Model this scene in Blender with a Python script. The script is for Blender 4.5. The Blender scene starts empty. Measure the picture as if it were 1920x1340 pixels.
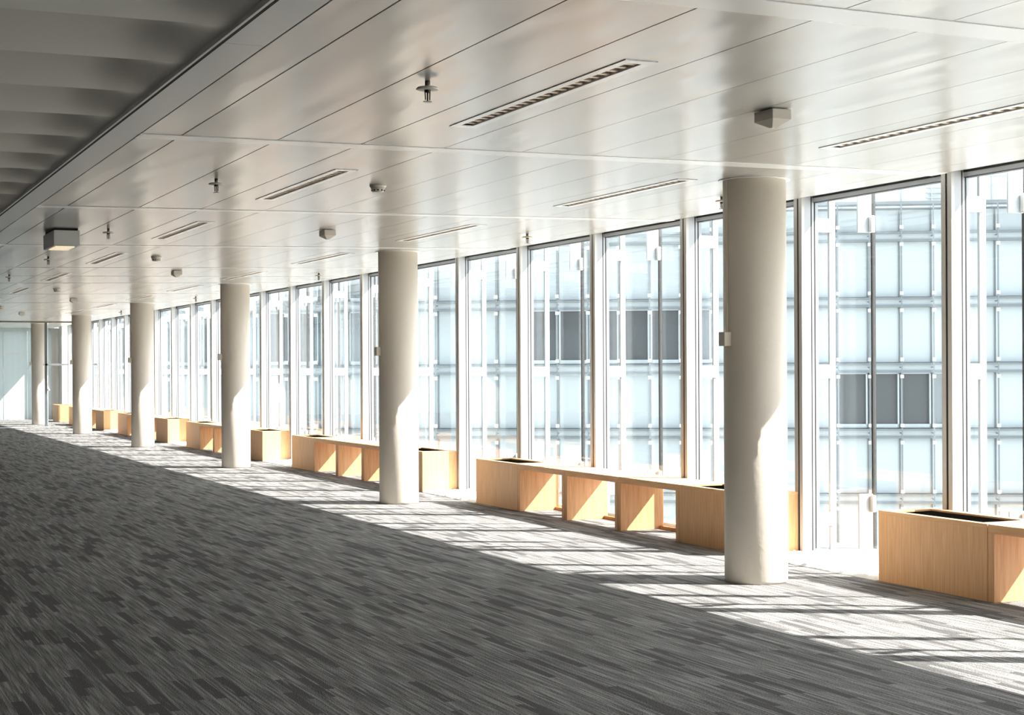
import bpy, math, random
from mathutils import Matrix, Vector, noise
random.seed(7)
C = bpy.context.scene
COL = C.collection
R = math.radians

# ------------------------------------------------------------------ camera
F_PX, ROLL, EYE = 3050.0, 0.005, 1.468
YAW = math.atan(1336.0 / F_PX)                      # view turned from the window line (+Y) towards the windows (+X)
cam_d = bpy.data.cameras.new('camera')
cam_d.sensor_fit = 'HORIZONTAL'; cam_d.sensor_width = 36.0
cam_d.lens = F_PX / 1920.0 * 36.0
cam_d.shift_y = 20.3 / 1920.0
cam_d.clip_start = 0.1; cam_d.clip_end = 500
cam = bpy.data.objects.new('camera', cam_d); COL.objects.link(cam)
fw = Vector((math.sin(YAW), math.cos(YAW), 0)); rt = Vector((math.cos(YAW), -math.sin(YAW), 0)); up = Vector((0, 0, 1))
cx = rt * math.cos(ROLL) - up * math.sin(ROLL); cy = rt * math.sin(ROLL) + up * math.cos(ROLL)
m = Matrix((cx, cy, -fw)).transposed().to_4x4(); m.translation = Vector((0, 0, EYE))
cam.matrix_world = m
C.camera = cam

# ------------------------------------------------------------------ light
w = bpy.data.worlds.new('sky'); C.world = w; w.use_nodes = True
wn = w.node_tree.nodes; wl = w.node_tree.links; wn.clear()
wo = wn.new('ShaderNodeOutputWorld'); bg = wn.new('ShaderNodeBackground')
sky = wn.new('ShaderNodeTexSky'); sky.sky_type = 'HOSEK_WILKIE'; sky.turbidity = 4.0; sky.ground_albedo = 0.5
SUN_AZ, SUN_EL = R(120.6), R(43.7)                  # azimuth clockwise from +Y
sdir = Vector((math.sin(SUN_AZ) * math.cos(SUN_EL), math.cos(SUN_AZ) * math.cos(SUN_EL), math.sin(SUN_EL)))
sky.sun_direction = sdir
hs = wn.new('ShaderNodeMixRGB'); hs.inputs[0].default_value = 0.8; hs.inputs[2].default_value = (0.93, 0.97, 1.0, 1)
wl.new(sky.outputs[0], hs.inputs[1]); wl.new(hs.outputs[0], bg.inputs[0]); wl.new(bg.outputs[0], wo.inputs[0])
bg.inputs[1].default_value = 3.7
sd = bpy.data.lights.new('sun', 'SUN'); sd.energy = 14.0; sd.angle = R(0.55); sd.color = (1.0, 0.96, 0.90)
sun = bpy.data.objects.new('sun', sd); COL.objects.link(sun)
sun.rotation_euler = sdir.to_track_quat('Z', 'Y').to_euler(); sun.location = sdir * 40
C.view_settings.view_transform = 'Standard'; C.view_settings.look = 'None'
C.view_settings.exposure = 0.6; C.view_settings.gamma = 1.0; C.view_settings.use_curve_mapping = False
C.cycles.max_bounces = 10; C.cycles.diffuse_bounces = 6; C.cycles.glossy_bounces = 4
C.cycles.transparent_max_bounces = 24; C.cycles.caustics_reflective = False; C.cycles.caustics_refractive = False
C.cycles.sample_clamp_indirect = 6.0

# ------------------------------------------------------------------ materials
def s2l(v):
    v /= 255.0
    return v / 12.92 if v <= 0.04045 else ((v + 0.055) / 1.055) ** 2.4
def rgb(r, g, b): return (s2l(r), s2l(g), s2l(b), 1)
def mat(name, col, rough=0.5, metal=0.0, spec=0.5, coat=0.0, bump=None):
    mt = bpy.data.materials.new(name); mt.use_nodes = True
    n = mt.node_tree.nodes; l = mt.node_tree.links; p = n['Principled BSDF']
    p.inputs['Base Color'].default_value = col; p.inputs['Roughness'].default_value = rough
    p.inputs['Metallic'].default_value = metal; p.inputs['Specular IOR Level'].default_value = spec
    p.inputs['Coat Weight'].default_value = coat
    if bump:
        sc, st, dist = bump
        tc = n.new('ShaderNodeTexCoord'); nz = n.new('ShaderNodeTexNoise'); nz.inputs['Scale'].default_value = sc
        nz.inputs['Detail'].default_value = 4
        b = n.new('ShaderNodeBump'); b.inputs['Strength'].default_value = st; b.inputs['Distance'].default_value = dist
        l.new(tc.outputs['Object'], nz.inputs['Vector']); l.new(nz.outputs['Fac'], b.inputs['Height']); l.new(b.outputs[0], p.inputs['Normal'])
    return mt
def N(mt, kind, **kw):
    nd = mt.node_tree.nodes.new(kind)
    for k, v in kw.items(): setattr(nd, k, v)
    return nd
M = {}
M['column'] = mat('column_plaster', rgb(221, 212, 199), 0.55, bump=(25, 0.15, 0.01))
# small pits and soft stains in the column plaster
mt = M['column']; n = mt.node_tree.nodes; l = mt.node_tree.links; p = n['Principled BSDF']
tc = N(mt, 'ShaderNodeTexCoord'); v = N(mt, 'ShaderNodeTexVoronoi'); v.inputs['Scale'].default_value = 4.5
cr = N(mt, 'ShaderNodeValToRGB'); cr.color_ramp.elements[0].position = 0.0; cr.color_ramp.elements[0].color = rgb(150, 145, 136)
cr.color_ramp.elements[1].position = 0.035; cr.color_ramp.elements[1].color = rgb(221, 212, 199)
l.new(tc.outputs['Object'], v.inputs['Vector']); l.new(v.outputs['Distance'], cr.inputs[0]); l.new(cr.outputs[0], p.inputs['Base Color'])
M['ceiling'] = mat('ceiling_metal', rgb(199, 197, 192), 0.24, 0.2, 0.5)
mt = M['ceiling']; n = mt.node_tree.nodes; l = mt.node_tree.links; p = n['Principled BSDF']
tc = N(mt, 'ShaderNodeTexCoord'); mp = N(mt, 'ShaderNodeMapping'); mp.inputs['Scale'].default_value = (4.5, 0.7, 1)
nz = N(mt, 'ShaderNodeTexNoise'); nz.inputs['Scale'].default_value = 1.0; nz.inputs['Detail'].default_value = 1
b = N(mt, 'ShaderNodeBump'); b.inputs['Strength'].default_value = 0.4; b.inputs['Distance'].default_value = 0.022
l.new(tc.outputs['Object'], mp.inputs['Vector']); l.new(mp.outputs[0], nz.inputs['Vector']); l.new(nz.outputs['Fac'], b.inputs['Height']); l.new(b.outputs[0], p.inputs['Normal'])
M['strip'] = mat('ceiling_strip', rgb(248, 248, 245), 0.25, 0.0, 0.7)
M['border'] = mat('ceiling_border', rgb(214, 216, 216), 0.30, 0.0, 0.6)
M['vault'] = mat('vault_metal', rgb(236, 232, 224), 0.5, bump=(1.2, 0.25, 0.05))
M['void'] = mat('ceiling_void', rgb(30, 29, 27), 0.9)
M['wall'] = mat('wall_paint', rgb(215, 213, 208), 0.7)
M['alu'] = mat('aluminium', rgb(205, 203, 198), 0.42, 0.25)
M['fin'] = mat('white_fin', rgb(190, 194, 199), 0.35)
M['black'] = mat('gasket', rgb(22, 20, 19), 0.6)
M['steel'] = mat('outer_steel', rgb(176, 182, 187), 0.35, 0.1)
M['joint'] = mat('silicone_joint', rgb(40, 38, 36), 0.5)
M['soil'] = mat('planter_lining', rgb(9, 8, 7), 1.0, spec=0.0, bump=(60, 0.8, 0.02))
M['plastic'] = mat('cream_plastic', rgb(214, 206, 192), 0.45)
M['brass'] = mat('dull_brass', rgb(120, 112, 98), 0.35, 0.8)
M['reflector'] = mat('lamp_reflector', rgb(236, 234, 230), 0.35, 0.0)
M['louvre'] = mat('lamp_louvre', rgb(226, 206, 182), 0.35, 0.3)
M['lamp_inner'] = mat('lamp_housing', rgb(50, 38, 30), 0.5, 0.0)
M['cladding'] = mat('pale_cladding', rgb(140, 150, 155), 0.7)
M['band'] = mat('facade_band', rgb(84, 93, 98), 0.5)
M['bandlight'] = mat('facade_band_light', rgb(160, 166, 169), 0.5)
M['darkpane'] = mat('dark_pane', rgb(44, 50, 54), 0.25)
M['greypane'] = mat('grey_pane', rgb(92, 101, 106), 0.25)
M['ground'] = mat('paving', rgb(206, 204, 198), 0.8, bump=(2, 0.3, 0.05))
M['frost'] = mat('frosted_panel', rgb(176, 184, 184), 0.5)
M['gravel'] = mat('white_gravel', rgb(236, 234, 230), 0.8)
M['emit'] = mat('lit_sign', rgb(255, 240, 214), 0.5)
p = M['emit'].node_tree.nodes['Principled BSDF']; p.inputs['Emission Color'].default_value = rgb(255, 236, 200); p.inputs['Emission Strength'].default_value = 0.45

mt = M['frost']; n = mt.node_tree.nodes; l = mt.node_tree.links; p = n['Principled BSDF']
tl = N(mt, 'ShaderNodeBsdfTranslucent'); tl.inputs[0].default_value = rgb(225, 235, 236); mx_ = N(mt, 'ShaderNodeMixShader'); mx_.inputs[0].default_value = 0.35
l.new(p.outputs[0], mx_.inputs[1]); l.new(tl.outputs[0], mx_.inputs[2]); l.new(mx_.outputs[0], n['Material Output'].inputs[0])

def glass(name, tint, refl):
    mt = bpy.data.materials.new(name); mt.use_nodes = True
    n = mt.node_tree.nodes; l = mt.node_tree.links; n.clear()
    o = n.new('ShaderNodeOutputMaterial'); mx = n.new('ShaderNodeMixShader'); t = n.new('ShaderNodeBsdfTransparent')
    g = n.new('ShaderNodeBsdfGlossy'); lw = n.new('ShaderNodeLayerWeight'); mu = n.new('ShaderNodeMath'); mu.operation = 'MULTIPLY'
    t.inputs[0].default_value = tint; g.inputs[0].default_value = (0.95, 0.98, 1, 1); g.inputs['Roughness'].default_value = 0.02
    pw = n.new('ShaderNodeMath'); pw.operation = 'POWER'; pw.inputs[1].default_value = 4.0
    mu.operation = 'MULTIPLY_ADD'; lw.inputs[0].default_value = 0.5; mu.inputs[1].default_value = refl; mu.inputs[2].default_value = 0.03
    l.new(lw.outputs['Facing'], pw.inputs[0]); l.new(pw.outputs[0], mu.inputs[0]); l.new(mu.outputs[0], mx.inputs[0]); l.new(t.outputs[0], mx.inputs[1]); l.new(g.outputs[0], mx.inputs[2])
    l.new(mx.outputs[0], o.inputs[0]); return mt
M['glass'] = glass('window_glass', (0.97, 0.978, 0.978, 1), 0.45)
M['glass2'] = glass('outer_glass', (0.98, 0.985, 0.985, 1), 0.3)

# wood with fine grain; axis = grain direction
def wood(name, ax):
    mt = mat(name, rgb(214, 164, 112), 0.5); n = mt.node_tree.nodes; l = mt.node_tree.links; p = n['Principled BSDF']
    tc = N(mt, 'ShaderNodeTexCoord'); mp = N(mt, 'ShaderNodeMapping'); s = [70, 70, 70]; s[ax] = 4; mp.inputs['Scale'].default_value = s
    nz = N(mt, 'ShaderNodeTexNoise'); nz.inputs['Scale'].default_value = 1; nz.inputs['Detail'].default_value = 4; nz.inputs['Distortion'].default_value = 0.4
    cr = N(mt, 'ShaderNodeValToRGB'); cr.color_ramp.elements[0].position = 0.3; cr.color_ramp.elements[1].position = 0.7
    cr.color_ramp.elements[0].color = rgb(224, 168, 115); cr.color_ramp.elements[1].color = rgb(242, 192, 140)
    l.new(tc.outputs['Object'], mp.inputs[0]); l.new(mp.outputs[0], nz.inputs['Vector']); l.new(nz.outputs['Fac'], cr.inputs[0]); l.new(cr.outputs[0], p.inputs['Base Color'])
    return mt
M['wood_v'] = wood('oak_veneer_upright', 2)
M['wood_h'] = wood('oak_veneer_lengthwise', 1)
M['wood_edge'] = mat('oak_edge', rgb(190, 136, 86), 0.55)

# carpet: planks of broken streaks running along Y
mt = mat('striped_carpet', rgb(120, 116, 112), 0.95, spec=0.15); M['carpet'] = mt
n = mt.node_tree.nodes; l = mt.node_tree.links; p = n['Principled BSDF']
tc = N(mt, 'ShaderNodeTexCoord')
def mapped(scale, rot=(0, 0, 0)):
    mp = N(mt, 'ShaderNodeMapping'); mp.inputs['Scale'].default_value = scale; mp.inputs['Rotation'].default_value = rot
    l.new(tc.outputs['Object'], mp.inputs[0]); return mp
def noise_n(scale, sc=1.0, det=3, dist=0.0):
    mp = mapped(scale); nz = N(mt, 'ShaderNodeTexNoise'); nz.inputs['Scale'].default_value = sc; nz.inputs['Detail'].default_value = det
    nz.inputs['Distortion'].default_value = dist; l.new(mp.outputs[0], nz.inputs['Vector']); return nz.outputs['Fac']
def ramp(fac, a, ca, b2, cb):
    r = N(mt, 'ShaderNodeValToRGB'); e = r.color_ramp.elements; e[0].position = a; e[1].position = b2
    e[0].color = ca; e[1].color = cb; l.new(fac, r.inputs[0]); return r.outputs[0]
def mix(fac, c1, c2, mode='MIX'):
    mx = N(mt, 'ShaderNodeMixRGB'); mx.blend_type = mode
    for i, x in ((0, fac), (1, c1), (2, c2)):
        if hasattr(x, 'links'): l.new(x, mx.inputs[i])
        else: mx.inputs[i].default_value = x
    return mx.outputs[0]
K = lambda v: (v, v, v, 1)
streak = ramp(noise_n((95, 2.2, 1), 1, 2, 0.3), 0.40, K(0), 0.60, K(1))          # 1 cm streaks, half a metre long
streak2 = ramp(noise_n((34, 1.3, 1), 1, 2, 0.2), 0.42, K(0), 0.58, K(1))
speck = ramp(noise_n((170, 90, 1), 1, 2), 0.35, K(0), 0.65, K(1))
br = N(mt, 'ShaderNodeTexBrick'); mpb = mapped((1, 1, 1), (0, 0, R(90)))
l.new(mpb.outputs[0], br.inputs['Vector'])
br.inputs['Scale'].default_value = 1.0; br.inputs['Brick Width'].default_value = 0.5; br.inputs['Row Height'].default_value = 0.05
br.inputs['Mortar Size'].default_value = 0.0; br.offset = 0.37; br.offset_frequency = 2; br.inputs['Bias'].default_value = 0.0
br.inputs['Color1'].default_value = K(0); br.inputs['Color2'].default_value = K(1)
patch = ramp(br.outputs['Color'], 0.76, K(0), 0.79, K(1))                        # about a quarter of the cells are plain dark dashes
light = rgb(188, 186, 184); dark = rgb(78, 76, 76); dash = rgb(97, 95, 95)
c1 = mix(streak, dark, light); c1 = mix(mix(0.45, streak2, K(1)), dark, c1); 
c2 = mix(0.35, c1, mix(speck, dark, light))
edge = ramp(noise_n((60, 1.8, 1), 1, 2), 0.36, K(0), 0.42, K(1))
pf = mix(1.0, patch, edge, 'MULTIPLY')
c3 = mix(pf, c2, dash)
pl = noise_n((1.0, 0.7, 1), 1, 1)
c4 = mix(1.0, c3, ramp(pl, 0.3, K(0.86), 0.7, K(1.0)), 'MULTIPLY')
l.new(c4, p.inputs['Base Color'])
bm_ = N(mt, 'ShaderNodeBump'); bm_.inputs['Strength'].default_value = 0.5; bm_.inputs['Distance'].default_value = 0.006
l.new(speck, bm_.inputs['Height']); l.new(bm_.outputs[0], p.inputs['Normal'])

# ------------------------------------------------------------------ mesh helpers
class MB:
    def __init__(s): s.v = []; s.f = []
    def box(s, x0, x1, y0, y1, z0, z1):
        k = len(s.v); s.v += [(x, y, z) for z in (z0, z1) for y in (y0, y1) for x in (x0, x1)]
        s.f += [tuple(k + i for i in q) for q in ((0, 2, 3, 1), (4, 5, 7, 6), (0, 1, 5, 4), (2, 6, 7, 3), (0, 4, 6, 2), (1, 3, 7, 5))]
        return s
    def hexa(s, pts):                                  # 8 points, bottom four then top four, both counter-clockwise
        k = len(s.v); s.v += [tuple(q) for q in pts]
        s.f += [tuple(k + i for i in q) for q in ((3, 2, 1, 0), (4, 5, 6, 7), (0, 1, 5, 4), (1, 2, 6, 5), (2, 3, 7, 6), (3, 0, 4, 7))]
        return s
    def lathe(s, prof, x=0, y=0, seg=24, cap=True):    # prof: [(r, z)] from bottom to top
        k = len(s.v); n_ = len(prof)
        for r_, z in prof:
            for i in range(seg):
                a = 2 * math.pi * i / seg; s.v.append((x + r_ * math.cos(a), y + r_ * math.sin(a), z))
        for j in range(n_ - 1):
            for i in range(seg):
                i2 = (i + 1) % seg; s.f.append((k + j * seg + i, k + j * seg + i2, k + (j + 1) * seg + i2, k + (j + 1) * seg + i))
        if cap:
            s.f.append(tuple(k + i for i in reversed(range(seg)))); s.f.append(tuple(k + (n_ - 1) * seg + i for i in range(seg)))
        return s
    def rod(s, p0, p1, r_, seg=8):
        p0 = Vector(p0); p1 = Vector(p1); q = (p1 - p0).to_track_quat('Z', 'Y'); k = len(s.v)
        for pt in (p0, p1):
            for i in range(seg):
                a = 2 * math.pi * i / seg; s.v.append(tuple(pt + q @ Vector((r_ * math.cos(a), r_ * math.sin(a), 0))))
        for i in range(seg): s.f.append((k + i, k + (i + 1) % seg, k + seg + (i + 1) % seg, k + seg + i))
        s.f.append(tuple(k + i for i in reversed(range(seg)))); s.f.append(tuple(k + seg + i for i in range(seg)))
        return s
    def build(s, name, material, parent=None, loc=(0, 0, 0), smooth=False, bevel=0):
        me = bpy.data.meshes.new(name); me.from_pydata(s.v, [], s.f); me.materials.append(material); me.update()
        if smooth:
            for q in me.polygons: q.use_smooth = len(q.vertices) == 4
        o = bpy.data.objects.new(name, me); COL.objects.link(o); o.location = loc
        if parent: o.parent = parent
        if bevel:
            bv = o.modifiers.new('bevel', 'BEVEL'); bv.width = bevel; bv.segments = 2; bv.limit_method = 'ANGLE'
        return o
def tag(o, label=None, cat=None, group=None, kind=None):
    for k, v_ in (('label', label), ('category', cat), ('group', group), ('kind', kind)):
        if v_: o[k] = v_
    return o
def empty(name, loc=(0, 0, 0)):
    o = bpy.data.objects.new(name, None); COL.objects.link(o); o.location = loc; o.empty_display_size = 0.1; return o
KIDS = {}
def kids(o): return [c for c in bpy.data.objects if c.parent == o]
def copy_tree(o, parent=None):
    c = o.copy(); COL.objects.link(c); c.parent = parent
    for ch in kids(o): copy_tree(ch, c)
    return c
def struct(o): o['kind'] = 'structure'; return o

# ------------------------------------------------------------------ key measures (metres)
H = 2.75
XC, YC0, BAY = 6.01, 9.56, 7.26          # column line
RC = 0.215
XE, XG = 7.225, 7.35                      # inner face of the fins, inner glass
FIN0, PITCH = 9.09, BAY / 4              # far edge of the fin at i = 0
XB0, XB1 = 6.77, 7.21                   # window seats, front and back
Y0, Y1 = -7.5, 50.8
XL = -9.0
CE = 6.98                                # edge of the flat ceiling
PK = 2.82                                # top of the window pocket

# ------------------------------------------------------------------ room shell
struct(MB().box(XL, XG + 0.02, Y0, Y1 + 0.3, -0.25, 0).build('floor', M['carpet']))
struct(MB().box(XL - 0.2, XL, Y0, Y1 + 0.3, 0, 3.3).build('wall_left', M['wall']))
struct(MB().box(XL, XG + 0.3, Y0 - 0.2, Y0, -0.25, 3.3).build('wall_behind', M['wall']))
mb = MB()                                # far wall of upright pale panels
edges = [XL, -6, -3.5, -1, 1.2, 3.0, 4.2, 5.0, 5.6, 6.3, 7.0]
for a, b_ in zip(edges, edges[1:]):
    mb.box(a + 0.008, b_ - 0.008, Y1, Y1 + 0.06, 0, 2.66)
mb.box(XL, 7.0, Y1 + 0.06, Y1 + 0.3, H, 3.0)
mb.box(XL, 7.0, Y1 - 0.03, Y1 + 0.06, 2.66, H)
struct(mb.build('wall_far', M['frost']))
mb = MB(); mb.box(XL, 6.9, Y1 - 0.012, Y1 - 0.002, 1.95, 1.97).box(XL, 6.9, Y1 - 0.012, Y1 - 0.002, 1.5, 1.515)
struct(mb.build('trim_1', M['alu']))
struct(MB().box(XE, XG + 0.3, 50.2, Y1 + 0.3, 0, PK).box(7.0, XE, Y1 - 0.02, Y1 + 0.3, 0, H).build('wall_right', M['wall']))

# flat metal ceiling: rows of long panels with open joints, holes where the lamps sit
seams = [1.70, 1.92, 2.455, 2.94, 3.44, 3.93, 4.38, 4.86, 5.30, 5.78, 6.26, 6.74, CE]
LW, LL = 0.15, 2.0
rowA_x, rowB_x = 3.225, 5.545
rowA = [7.0, 10.99, 14.94, 18.93, 22.9, 26.95, 31.0, 35.0, 39.0] + [3.0]
rowB = [7.0, 10.66, 14.39, 18.15, 21.8, 25.46, 29.1, 32.8, 36.4, 40.1] + [3.3]
mb = MB(); g = 0.004; T = 0.03
def panel(x0, x1, y0, y1): mb.box(x0, x1, y0, y1, H, H + T)
for x0, x1 in zip(seams, seams[1:]):
    g = 0.004 if x1 < 3.5 else 0.002
    rows = [(rx, ys) for rx, ys in ((rowA_x, rowA), (rowB_x, rowB)) if x0 < rx < x1]
    if not rows: panel(x0 + g, x1 - g, Y0, Y1); continue
    rx, ys = rows[0]; a, b_ = rx - LW / 2 + 0.01, rx + LW / 2 - 0.01
    panel(x0 + g, a, Y0, Y1); panel(b_, x1 - g, Y0, Y1); y = Y0
    for cyy in sorted(ys):
        panel(a, b_, y, cyy - LL / 2 + 0.01); y = cyy + LL / 2 - 0.01
    panel(a, b_, y, Y1)
struct(mb.build('ceiling', M['ceiling']))
struct(MB().box(1.53, CE, Y0, Y1, H + 0.25, H + 0.4).box(XL, 1.53, Y0, Y1, H + 0.30, H + 0.4).build('trim_2', M['void']))
mb = MB()                                # pocket above the windows and the slab edge outside
mb.box(CE - 0.02, XG + 0.06, Y0, Y1, PK, PK + 0.4).box(CE - 0.012, CE, Y0, Y1, H, PK)
struct(mb.build('trim_3', M['border']))
struct(MB().box(XG + 0.06, 7.62, Y0, Y1 + 1, 2.92, 3.5).build('trim_4', M['steel']))
struct(MB().box(XG + 0.03, 8.10, Y0, Y1 + 1, -0.35, -0.03).build('trim_0', M['band']))
mb = MB()                                # border strip between flat ceiling and vaults
ys = [Y0, 2.2, 6.3, 13.7, 20.9, 28.2, 35.4, 42.7, Y1]
for a, b_ in zip(ys, ys[1:]): mb.box(1.53, 1.70 - 0.004, a + 0.003, b_ - 0.003, H, H + 0.04)
struct(mb.build('trim_5', M['border']))
struct(MB().box(1.512, 1.53, Y0, Y1, H - 0.002, H + 0.012).build('trim_6', M['void']))
struct(MB().box(1.50, 1.512, Y0, Y1, H - 0.004, H + 0.016).build('trim_7', M['border']))
# slightly fanned white cross strips: (Y at the border, Y at the window side, width)
k_ = 8
for ya, yb, wd in [(1.2, 1.5, 0.2), (4.80, 4.98, 0.2), (8.88, 8.72, 0.17), (13.02, 12.38, 0.15), (17.2, 15.95, 0.15), (21.2, 19.5, 0.12), (23.1, 21.6, 0.10),
                   (25.1, 23.2, 0.12), (28.9, 26.8, 0.12), (32.8, 30.4, 0.12), (36.8, 34.1, 0.12)]:
    mb = MB().hexa([(1.70, ya, H - 0.003), (CE, yb, H - 0.003), (CE, yb + wd, H - 0.003), (1.70, ya + wd, H - 0.003),
                    (1.70, ya, H + 0.001), (CE, yb, H + 0.001), (CE, yb + wd, H + 0.001), (1.70, ya + wd, H + 0.001)])
    struct(mb.build('trim_%d' % k_, M['strip'])); k_ += 1
# vaulted ceiling on the room side: shallow barrel panels lying across
mb = MB(); vp, seg = 0.79, 14; ystart = 6.03 - vp * 17; nv = int((Y1 - ystart) / vp) + 1
for kk in range(nv):
    a = ystart + kk * vp; base = len(mb.v)
    if a < Y0 - 1: continue
    xs_ = [XL, -2, 0.0, 0.8, 1.10, 1.18, 1.20, 1.25, 1.3, 1.35, 1.4, 1.45, 1.48, 1.50]; nx_ = len(xs_)
    for i in range(seg + 1):
        t = i / seg
        for x in xs_:
            f_ = min(1.0, max(0.0, (1.50 - x) / 0.3)); f_ = 0.12 + 0.88 * f_ * f_ * (3 - 2 * f_)
            mb.v.append((x, a + t * vp, H + 0.01 + 0.075 * f_ * (math.sin(math.pi * t) ** 0.8)))
    for i in range(seg):
        for j in range(nx_ - 1):
            q = base + nx_ * i + j; mb.f.append((q, q + nx_, q + nx_ + 1, q + 1))
o = struct(mb.build('ceiling', M['vault'])); o.name = 'ceiling_vaults'
for q in o.data.polygons: q.use_smooth = True
struct(MB().box(1.50, 1.53, Y0, Y1, H + 0.016, H + 0.3).box(XL, 1.5, Y0, Y1, H + 0.10, H + 0.12).build('ceiling_upstand', M['vault']))

# ------------------------------------------------------------------ windows
def make_window(n_):
    r = empty('window_1'); struct(r)
    y = 0.0                               # local: far edge of the fin at its far end is y = 0, the pane runs to -PITCH
    zb, zt = 0.0, PK
    MB().box(XE + 0.004, XG - 0.045, -0.108, -0.002, 0, zt).box(XG - 0.045, XG + 0.03, -0.100, -0.010, 0, zt).build('mullion_fin', M['fin'], r)
    MB().box(XE - 0.006, XE + 0.02, -0.110, -0.066, 0, zt).box(XE - 0.006, XE + 0.02, -0.044, 0, 0, zt).build('mullion_face', M['alu'], r)
    MB().box(XE - 0.002, XE + 0.02, -0.066, -0.044, 0, zt).build('mullion_gasket', M['black'], r)
    ya, yb = -PITCH + 0.0, -0.11
    y1_, y2_ = -0.108, -0.002
    MB().box(XG - 0.045, XG - 0.034, y1_, y1_ + 0.008, 0.02, zt).box(XG - 0.015, XG - 0.002, y1_, y1_ + 0.008, 0.02, zt).box(XG - 0.045, XG - 0.034, y2_ - 0.008, y2_, 0.02, zt).box(XG - 0.015, XG - 0.002, y2_ - 0.008, y2_, 0.02, zt).build('pane_gasket', M['black'], r)
    MB().box(XG - 0.034, XG - 0.015, y1_, y1_ + 0.008, 0.02, zt).box(XG - 0.034, XG - 0.015, y2_ - 0.008, y2_, 0.02, zt).build('pane_frame', M['fin'], r)
    MB().box(XG - 0.03, XG + 0.03, ya, yb, zt - 0.022, zt).box(XG - 0.022, XG + 0.03, ya, yb, zt - 0.060, zt - 0.055).build('head_gasket', M['black'], r)
    MB().box(XG - 0.02, XG + 0.03, ya, yb, zt - 0.055, zt - 0.022).build('head_rail', M['fin'], r)
    MB().box(XG - 0.02, XG + 0.03, ya, yb, 0.0, 0.035).build('sill_rail', M['alu'], r)
    MB().box(XG, XG + 0.008, ya - 0.01, yb + 0.01, 0.035, zt - 0.055).build('pane', M['glass'], r)
    # second skin outside: post, three brackets, glass, open joint with clamps
    MB().box(7.58, 7.635, 0.035, 0.06, -0.4, 2.92).build('outer_post', M['steel'], r)
    for z in (2.6, 1.43, 0.25):
        MB().box(XG + 0.03, 7.61, 0.02, 0.035, z - 0.055, z + 0.055).build('bracket', M['steel'], r)
    XO = 8.12; yj = 0.20
    MB().box(XO, XO + 0.008, -PITCH + yj + 0.02, yj - 0.02, -0.4, 3.6).build('outer_pane', M['glass2'], r)
    MB().box(XO - 0.012, XO + 0.02, yj - 0.012, yj + 0.012, -0.4, 3.6).build('outer_joint', M['joint'], r)
    for z0, z1 in ((2.57, 3.5), (-0.3, 0.42)):
        MB().box(XO - 0.15, XO - 0.012, yj - 0.008, yj + 0.008, z0, z1).build('clamp_plate', M['steel'], r)
    for z in (2.64, 0.34):
        MB().box(XO - 0.05, XO - 0.012, yj - 0.055, yj - 0.012, z - 0.07, z + 0.07).build('clamp', M['alu'], r, bevel=0.008)
    return r
w0 = make_window(0)
first = -9; last = 22; k_ = 1
for i in range(first, last + 1):
    o = w0 if i == first else copy_tree(w0)
    o.name = 'window_%d' % k_; k_ += 1
    o.location = (0, FIN0 + PITCH * i + 0.0, 0)
bpy.context.view_layer.update()

# ------------------------------------------------------------------ columns
def make_column():
    r = empty('column')
    MB().lathe([(RC - 0.004, 0), (RC, 0.02), (RC, H)], seg=64).build('shaft', M['column'], r, smooth=True)
    MB().lathe([(RC + 0.03, H - 0.006), (RC + 0.03, H - 0.001)], seg=64).build('ceiling_collar', M['strip'], r)
    return r
names = ['nearest', 'second nearest', 'third', 'fourth', 'fifth', 'sixth']
look = ['nearest and largest round white column, at the right of the room', 'second nearest round white column, left of the long row of window seats in front',
        'third nearest round white column, in the middle distance', 'fourth nearest round white column, two beyond the second nearest',
        'fifth nearest round white column, last before the glass partition', 'furthest round white column, standing behind the glass partition']
c0 = make_column()
for i in range(6):
    o = c0 if i == 0 else copy_tree(c0)
    o.location = (XC, YC0 + BAY * i, 0); tag(o, look[i], 'column', 'round white columns along the windows')
def make_sensor():
    r = empty('junction_box')
    MB().box(-RC - 0.052, -RC + 0.004, -0.04, 0.04, -0.048, 0.048).build('cover', M['plastic'], r, bevel=0.005)
    MB().rod((-RC - 0.006, 0.0, 0.048), (-RC - 0.006, 0.0, H - 1.66 - 0.006), 0.008).build('conduit', M['plastic'], r)
    return r
s0 = make_sensor()
for i in range(6):
    o = s0 if i == 0 else copy_tree(s0)
    o.location = (XC, YC0 + BAY * i, 1.66)
    tag(o, 'small cream box with thin conduit on the %s round column' % ['nearest', 'second nearest', 'third nearest', 'fourth nearest', 'fifth nearest', 'furthest'][i], 'junction box', 'junction boxes on the columns')

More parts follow.
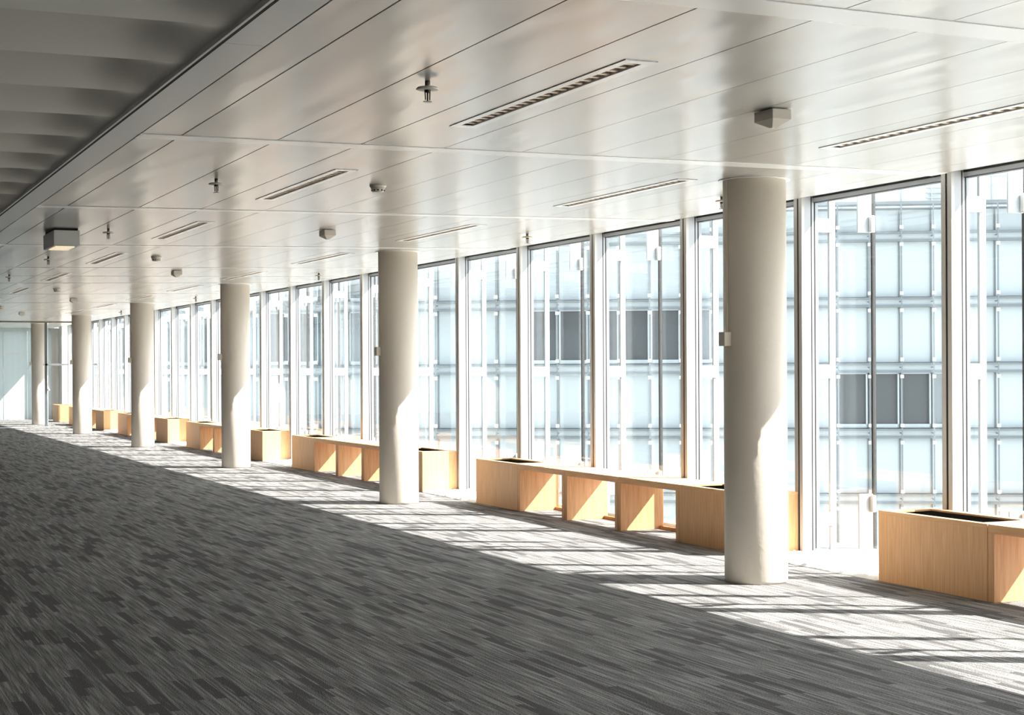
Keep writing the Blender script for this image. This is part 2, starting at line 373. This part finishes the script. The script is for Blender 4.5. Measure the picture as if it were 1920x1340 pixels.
# ------------------------------------------------------------------ window seats and planters
UL, BH = 1.12, 0.484
def make_planter():
    r = empty('planter_box'); y0, y1 = 0.002, UL - 0.002; t = 0.03
    ox0, ox1, oy0, oy1 = XB0 + 0.05, XB1 - 0.07, 0.10, UL - 0.10
    mb = MB().box(XB0, XB0 + t, y0, y1, 0, BH - 0.025).box(XB1 - t, XB1, y0, y1, 0, BH - 0.025)
    mb.box(XB0 + t, XB1 - t, y0, y0 + t, 0, BH - 0.025).box(XB0 + t, XB1 - t, y1 - t, y1, 0, BH - 0.025)
    mb.build('body', M['wood_v'], r, bevel=0.002)
    z0, z1 = BH - 0.025, BH
    mb = MB().box(XB0, ox0, y0, y1, z0, z1).box(ox1, XB1, y0, y1, z0, z1).box(ox0, ox1, y0, oy0, z0, z1).box(ox0, ox1, oy1, y1, z0, z1)
    mb.build('top', M['wood_h'], r)
    mb = MB().box(ox0, ox0 + 0.012, oy0, oy1, BH - 0.05, z0).box(ox1 - 0.012, ox1, oy0, oy1, BH - 0.05, z0).box(ox0, ox1, oy0, oy0 + 0.012, BH - 0.05, z0).box(ox0, ox1, oy1 - 0.012, oy1, BH - 0.05, z0)
    mb.build('opening_lining', M['wood_edge'], r)
    MB().box(ox0, ox1, oy0, oy1, 0.28, BH - 0.012).build('soil', M['soil'], r)
    return r
def make_seat():
    r = empty('window_seat'); y0, y1 = 0.003, UL - 0.003; t = 0.055
    MB().box(XB0, XB1, y0, y1, BH - 0.055, BH).build('seat', M['wood_h'], r, bevel=0.002)
    MB().box(XB0, XB1, y0, y0 + t, 0, BH - 0.055).build('side_panel', M['wood_v'], r, bevel=0.002)
    MB().box(XB0, XB1, y1 - t, y1, 0, BH - 0.055).build('side_panel', M['wood_v'], r, bevel=0.002)
    MB().box(XB1 - 0.04, XB1 - 0.01, y0 + t, y1 - t, 0, 0.03).build('foot_rail', M['wood_edge'], r)
    return r
p0 = make_planter(); t0 = make_seat(); usedp = used_t = False
rowname = ['of the row cut by the right picture edge', 'of the row between nearest and second columns', 'of the row between second and third columns',
           'of the row between third and fourth columns', 'of the row between fourth and fifth columns', 'of the row between fifth and furthest columns']
fars = [9.21, 16.45, 23.72, 31.0, 38.3, 45.8]
for k, yf in enumerate(fars):
    for u in range(5):                   # u = 0 is the far unit
        ylo = yf - UL * (u + 1)
        if k == 0 and u > 2: continue
        if u in (0, 4):
            o = p0 if not usedp else copy_tree(p0); usedp = True
            tag(o, 'oak planter box at the %s end %s' % ('far' if u == 0 else 'near', rowname[k]), 'planter', 'oak planter boxes by the windows')
        else:
            o = t0 if not used_t else copy_tree(t0); used_t = True
            tag(o, 'open oak seat, %s, %s' % (['', 'farthest', 'middle one', 'nearest'][u], rowname[k]), 'window seat', 'oak window seats by the windows')
        o.location = (0, ylo, 0)
o = copy_tree(p0); o.location = (0, 47.75, 0)
tag(o, 'furthest oak planter box, behind the glass partition', 'planter', 'oak planter boxes by the windows')

# gravel beds between the seat rows: shallow trough of white pebbles
def gravel(ya, yb, idx):
    mb = MB(); x0, x1 = XB0 - 0.02, XG - 0.03; sx = 0.02; nx = int((x1 - x0) / sx); ny = int((yb - ya) / sx)
    for j in range(ny + 1):
        for i in range(nx + 1):
            x = x0 + (x1 - x0) * i / nx; y = ya + (yb - ya) * j / ny
            e = min(i, nx - i, j, ny - j)
            h = 0.012 + 0.02 * abs(noise.noise(Vector((x * 22, y * 22, 1.3)))) + 0.012 * random.random()
            mb.v.append((x, y, 0.002 if e == 0 else h))
    for j in range(ny):
        for i in range(nx):
            q = j * (nx + 1) + i; mb.f.append((q, q + 1, q + nx + 2, q + nx + 1))
    o = mb.build('gravel_bed', M['gravel'])
    for q in o.data.polygons: q.use_smooth = True
    tag(o, 'bed of white gravel on the floor below the window, in the gap %s' % idx, 'gravel', 'gravel beds between the window seats', 'stuff')
gl = ['beside the nearest column', 'beside the second nearest column', 'beside the third nearest column', 'beside the fourth nearest column', 'beside the fifth nearest column']
for k in range(5): gravel(fars[k] + 0.01, fars[k + 1] - UL * 5 - 0.01, gl[k])

# ------------------------------------------------------------------ ceiling lamps
def make_lamp():
    r = empty('recessed_lamp'); a, b_ = LW / 2, LL / 2
    mb = MB()
    for x0, x1, y0, y1 in ((-a, -a + 0.042, -b_, b_), (a - 0.042, a, -b_, b_), (-a + 0.042, a - 0.042, -b_, -b_ + 0.06), (-a + 0.042, a - 0.042, b_ - 0.06, b_)):
        mb.box(x0, x1, y0, y1, -0.004, 0.0)
    mb.build('frame', M['strip'], r)
    MB().box(a, a + 0.005, -b_, b_, -0.0012, 0.0).build('shadow_gap_strip', M['black'], r)  # thin black strip on the panel, painting the shadow gap beside the frame
    mb = MB()                              # sloped reflectors
    for s_ in (-1, 1):
        x0, x1 = s_ * (a - 0.043), s_ * 0.029; k = len(mb.v)
        mb.v += [(x0, -b_ + 0.06, -0.002), (x0, b_ - 0.06, -0.002), (x1, b_ - 0.07, 0.03), (x1, -b_ + 0.07, 0.03)]; mb.f.append((k, k + 1, k + 2, k + 3))
    mb.build('reflector', M['reflector'], r)
    mb = MB(); pts = [(-0.030, -b_ + 0.07), (-0.026, -b_ + 0.07)]; y = -b_ + 0.09   # one comb: rail with cross blades
    while y < b_ - 0.09: pts += [(-0.026, y), (0.028, y), (0.028, y + 0.03), (-0.026, y + 0.03)]; y += 0.085
    pts += [(-0.026, b_ - 0.07), (-0.030, b_ - 0.07)]; n_ = len(pts)
    mb.v += [(x, yy, 0.002) for x, yy in pts] + [(x, yy, 0.03) for x, yy in pts]
    mb.f += [tuple(reversed(range(n_))), tuple(range(n_, 2 * n_))] + [(i, (i + 1) % n_, n_ + (i + 1) % n_, n_ + i) for i in range(n_)]
    mb.build('louvre', M['louvre'], r)
    MB().box(-0.04, 0.04, -b_ + 0.06, b_ - 0.06, 0.07, 0.09).box(-0.05, -0.04, -b_ + 0.06, b_ - 0.06, 0.026, 0.09).box(0.04, 0.05, -b_ + 0.06, b_ - 0.06, 0.026, 0.09).build('housing', M['lamp_inner'], r)
    return r
l0 = make_lamp(); usedl = False
ords = ['nearest', 'second nearest', 'third nearest', 'fourth nearest', 'fifth nearest', 'sixth nearest', 'seventh nearest', 'eighth nearest', 'ninth nearest', 'tenth nearest']
for rx, ys, nm in ((rowA_x, rowA[:-1], 'left row, further from the windows'), (rowB_x, rowB[:-1], 'right row, nearer the windows')):
    for i, y in enumerate(ys):
        o = l0 if not usedl else copy_tree(l0); usedl = True
        o.location = (rx, y, H)
        tag(o, 'long slim recessed ceiling lamp, %s in the %s' % (ords[i], nm), 'ceiling lamp', 'recessed lamps, ' + nm)

# ------------------------------------------------------------------ sprinklers, detectors, boxes
def make_sprinkler():
    r = empty('sprinkler')
    MB().lathe([(0.012, -0.035), (0.012, 0)], seg=12).build('pipe', M['brass'], r, smooth=True)
    MB().lathe([(0.046, -0.040), (0.052, -0.036), (0.044, -0.028), (0.014, -0.024)], seg=32).build('escutcheon', M['plastic'], r, smooth=True)
    mb = MB().rod((-0.012, 0, -0.042), (-0.010, 0, -0.085), 0.003).rod((0.012, 0, -0.042), (0.010, 0, -0.085), 0.003).lathe([(0.014, -0.052), (0.014, -0.040)], seg=12).lathe([(0.004, -0.09), (0.004, -0.05)], seg=8)
    mb.build('nozzle', M['joint'], r)
    MB().lathe([(0.020, -0.094), (0.020, -0.091)], seg=16).build('deflector', M['brass'], r)
    return r
q0 = make_sprinkler(); first_ = True
for row, xs in (((6.79, 10.8, 14.97, 18.85, 22.58), 2.57), ((10.57, 14.14, 20.94, 28.3, 35.5), 6.36)):
    for i, y in enumerate(row):
        o = q0 if first_ else copy_tree(q0); first_ = False
        o.location = (xs, y, H)
        tag(o, 'pendant fire sprinkler, %s in the row %s' % (ords[i], 'over the open floor' if xs < 4 else 'close to the window heads'), 'sprinkler',
            'sprinklers over the open floor' if xs < 4 else 'sprinklers close to the windows')
def make_detector():
    r = empty('smoke_detector')
    MB().lathe([(0.05, -0.020), (0.058, -0.012), (0.058, 0)], seg=32).build('base', M['plastic'], r, smooth=True)
    MB().lathe([(0.030, -0.052), (0.040, -0.047), (0.046, -0.034), (0.050, -0.020)], seg=32).build('head', M['plastic'], r, smooth=True)
    mb = MB()
    for i in range(10):
        a = 2 * math.pi * i / 10; x, y = 0.043 * math.cos(a), 0.043 * math.sin(a); mb.box(x - 0.005, x + 0.005, y - 0.005, y + 0.005, -0.043, -0.034)
    mb.build('vent_slots', M['black'], r)
    return r
q0 = make_detector()
for i, y in enumerate((10.76, 18.46, 26.19, 33.92)):
    o = q0 if i == 0 else copy_tree(q0); o.location = (3.70, y, H)
    tag(o, 'round cream smoke detector on the ceiling, %s of the four' % ['nearest', 'second nearest', 'third nearest', 'furthest'][i], 'smoke detector', 'smoke detectors')
def make_wedge():
    r = empty('motion_sensor'); a, b_ = 0.055, 0.085
    MB().box(-a, a, -b_, b_, -0.055, -0.004).build('housing', M['plastic'], r, bevel=0.003)
    MB().hexa([(-0.01, -0.012, -0.088), (0.01, -0.012, -0.088), (0.01, 0.012, -0.088), (-0.01, 0.012, -0.088), (-a + .004, -b_ + .004, -0.055), (a - .004, -b_ + .004, -0.055), (a - .004, b_ - .004, -0.055), (-a + .004, b_ - .004, -0.055)]).build('lens', M['plastic'], r)
    MB().box(-0.03, 0.03, -0.05, 0.05, -0.006, 0).build('mount', M['black'], r)
    return r
q0 = make_wedge()
for i, y in enumerate((6.92, 14.40, 20.95, 29.57, 36.9)):
    o = q0 if i == 0 else copy_tree(q0); o.location = (4.46, y, H)
    tag(o, 'square cream sensor with pointed lens on the ceiling, %s of the five' % ['nearest', 'second nearest', 'third nearest', 'fourth nearest', 'furthest'][i], 'sensor', 'square ceiling sensors')
r = empty('emergency_light', (2.21, 15.35, H))
tag(r, 'grey box with a glowing underside hanging from the ceiling at the left', 'emergency light')
MB().box(-0.115, 0.115, -0.34, 0.34, -0.155, -0.02).build('housing', M['alu'], r, bevel=0.004)
MB().box(-0.10, 0.10, -0.32, 0.32, -0.022, 0).build('mount', M['black'], r)
MB().box(-0.085, 0.085, -0.22, 0.22, -0.163, -0.155).build('diffuser', M['emit'], r)

# ------------------------------------------------------------------ glass partition near the far end
YP = 43.6
r = empty('glass_partition', (0, YP, 0)); tag(r, 'glass partition across the far end of the room with white floor track', 'partition')
MB().box(1.5, XE - 0.02, -0.10, 0.10, 0, 0.012).build('floor_track', M['strip'], r)
MB().box(1.5, XE - 0.25, -0.05, 0.05, H - 0.035, H - 0.004).build('ceiling_track', M['brass'], r)
MB().box(1.5, 5.86, -0.006, 0.006, 0.012, H - 0.035).build('fixed_pane', M['glass2'], r)
d = MB().box(5.88, XE - 0.06, -0.006, 0.006, 0.02, H - 0.035).build('door_pane', M['glass2'], r)
MB().box(5.80, XE - 0.06, -0.03, -0.008, 1.60, 1.65).build('cross_rail', M['fin'], r)
MB().box(5.84, 5.90, -0.03, 0.03, 0.012, H - 0.035).build('door_post', M['band'], r)
h_ = MB().lathe([(0.03, 0.95), (0.03, 0.99)], seg=12, x=5.93, y=-0.04).rod((5.93, -0.04, 1.0), (5.93, -0.04, 1.3), 0.01).build('door_handle', M['fin'], d)

# ------------------------------------------------------------------ outside: court and the building across it
GZ = -16.0
struct(MB().box(-40, 160, -60, 170, GZ - 0.5, GZ).build('ground', M['ground']))
DB, BY = 88.0, R(-6)                       # distance along the view, turn of the facade
origin = Vector((fw.x * DB, fw.y * DB, 0))
ang = math.atan2(rt.y, rt.x) - BY * -1
r = empty('office_building', origin); r.rotation_euler = (0, 0, -YAW - BY * -1)
tag(r, 'pale glass-fronted office building across the court, seen through the windows', 'building')
PXM = F_PX / DB
def lz(y): return EYE + (690.3 - y) / PXM
PW = 57.0 / PXM; SH = 120.0 / PXM
x_first = (1560 - 960) / PXM - PW * 32     # left end of the panel grid
floors = [lz(573) + SH * k for k in range(-5, 2)]       # band centre heights
NC = 60
top = lz(393)
MB().box(x_first - 1, x_first + NC * PW + 1, 0.4, 14, GZ, top - 0.5).build('wall', M['bandlight'], r)
MB().box(x_first - 1, x_first + NC * PW + 1, 3.2, 14, top - 0.5, top + 9).build('upper_storey', M['bandlight'], r)
mb = MB()
for i in range(0, NC * 2, 1):
    x = x_first + i * PW * 0.98
    mb.box(x, x + 0.06, 3.1, 3.2, top - 0.4, top + 9)
for k in range(5): mb.box(x_first, x_first + NC * PW, 3.1, 3.2, top + 1.75 * k, top + 1.75 * k + 0.07)
for i in range(3, NC, 4):
    for k in range(11): mb.box(x_first + i * PW + 0.2, x_first + (i + 1) * PW, 3.08, 3.2, top + 0.3 + k * 0.28, top + 0.36 + k * 0.28)
mb.build('upper_grid', M['cladding'], r)
# storeys of panels: rows between floor bands; a few panes are dark
def col_of(xpx): return int(round((xpx - 960) / PXM / PW - x_first / PW - 0.5))
darkset = {}
def dk(row, xs, m_='darkpane'):
    for x in xs: darkset[(row, col_of(x))] = m_
dk(4, (1580, 1627, 1685)); dk(4, (1740,), 'greypane')
dk(5, (1025, 1080, 1140, 1183, 1237, 1265)); dk(5, (1330,), 'greypane')
dk(5, (520, 590, 650, 660)); dk(5, (705,), 'greypane'); dk(6, (650,)); dk(6, (655, 590), 'greypane'); dk(5, (330, 380, 220), 'greypane'); dk(6, (290, 385), 'greypane')
mb = MB(); mbd = MB(); mbl = MB()
for ri, zc in enumerate(floors):
    z0, z1 = zc + 0.30, zc + SH - 0.22
    if z1 > top: z1 = top - 0.25
    for c in range(NC):
        x0, x1 = x_first + c * PW + 0.05, x_first + (c + 1) * PW - 0.05
        if (ri + 1, c) in darkset:
            m_ = darkset[(ri + 1, c)]
            f_ = MB()
            f_.box(x0, x0 + 0.07, 0.1, 0.42, z0, z1).box(x1 - 0.07, x1, 0.1, 0.42, z0, z1).box(x0, x1, 0.1, 0.42, z0, z0 + 0.2).box(x0, x1, 0.1, 0.42, z1 - 0.1, z1)
            wf = f_.build('window_frame', M['cladding'], r)
            MB().box(x0 + 0.07, x1 - 0.07, 0.35, 0.40, z0 + 0.2, z1 - 0.1).build('window_pane', M[m_], wf)
        else:
            mb.box(x0, x1, 0.3, 0.42, z0, z1)
mb.build('cladding_panels', M['cladding'], r)['kind'] = 'stuff'
for zc in floors + [floors[-1] + SH]:
    if zc > top: continue
    MB().box(x_first, x_first + NC * PW, -0.1, 0.42, zc + 0.16, zc + 0.26).box(x_first, x_first + NC * PW, 0.0, 0.42, zc - 0.26, zc - 0.14).build('floor_band', M['band'], r)
    MB().box(x_first, x_first + NC * PW, 0.1, 0.42, zc - 0.14, zc + 0.16).build('floor_ledge', M['cladding'], r)
MB().box(x_first, x_first + NC * PW, -0.6, 0.42, top - 0.08, top + 0.08).box(x_first, x_first + NC * PW, 0.2, 0.4, top - 0.3, top - 0.2).build('parapet_rail', M['band'], r)
for c in range(NC + 1):
    x = x_first + c * PW
    mb = MB().box(x - 0.035, x + 0.035, -0.72, -0.66, GZ, top - 0.1).box(x - 0.03, x + 0.0, 0.2, 0.3, GZ, top - 0.3)
    for zc in floors:
        mb.box(x - 0.02, x + 0.02, -0.7, 0.4, zc + 0.0, zc + 0.05)
    mb.build('glazing_post', M['band'], r)
    mb = MB()
    for zc in floors:
        for dz in (0.45, -0.45): mb.box(x - 0.09, x + 0.09, -0.78, -0.66, zc + dz - 0.09, zc + dz + 0.09)
    mb.build('glazing_clip', M['bandlight'], r)
bpy.context.view_layer.update()
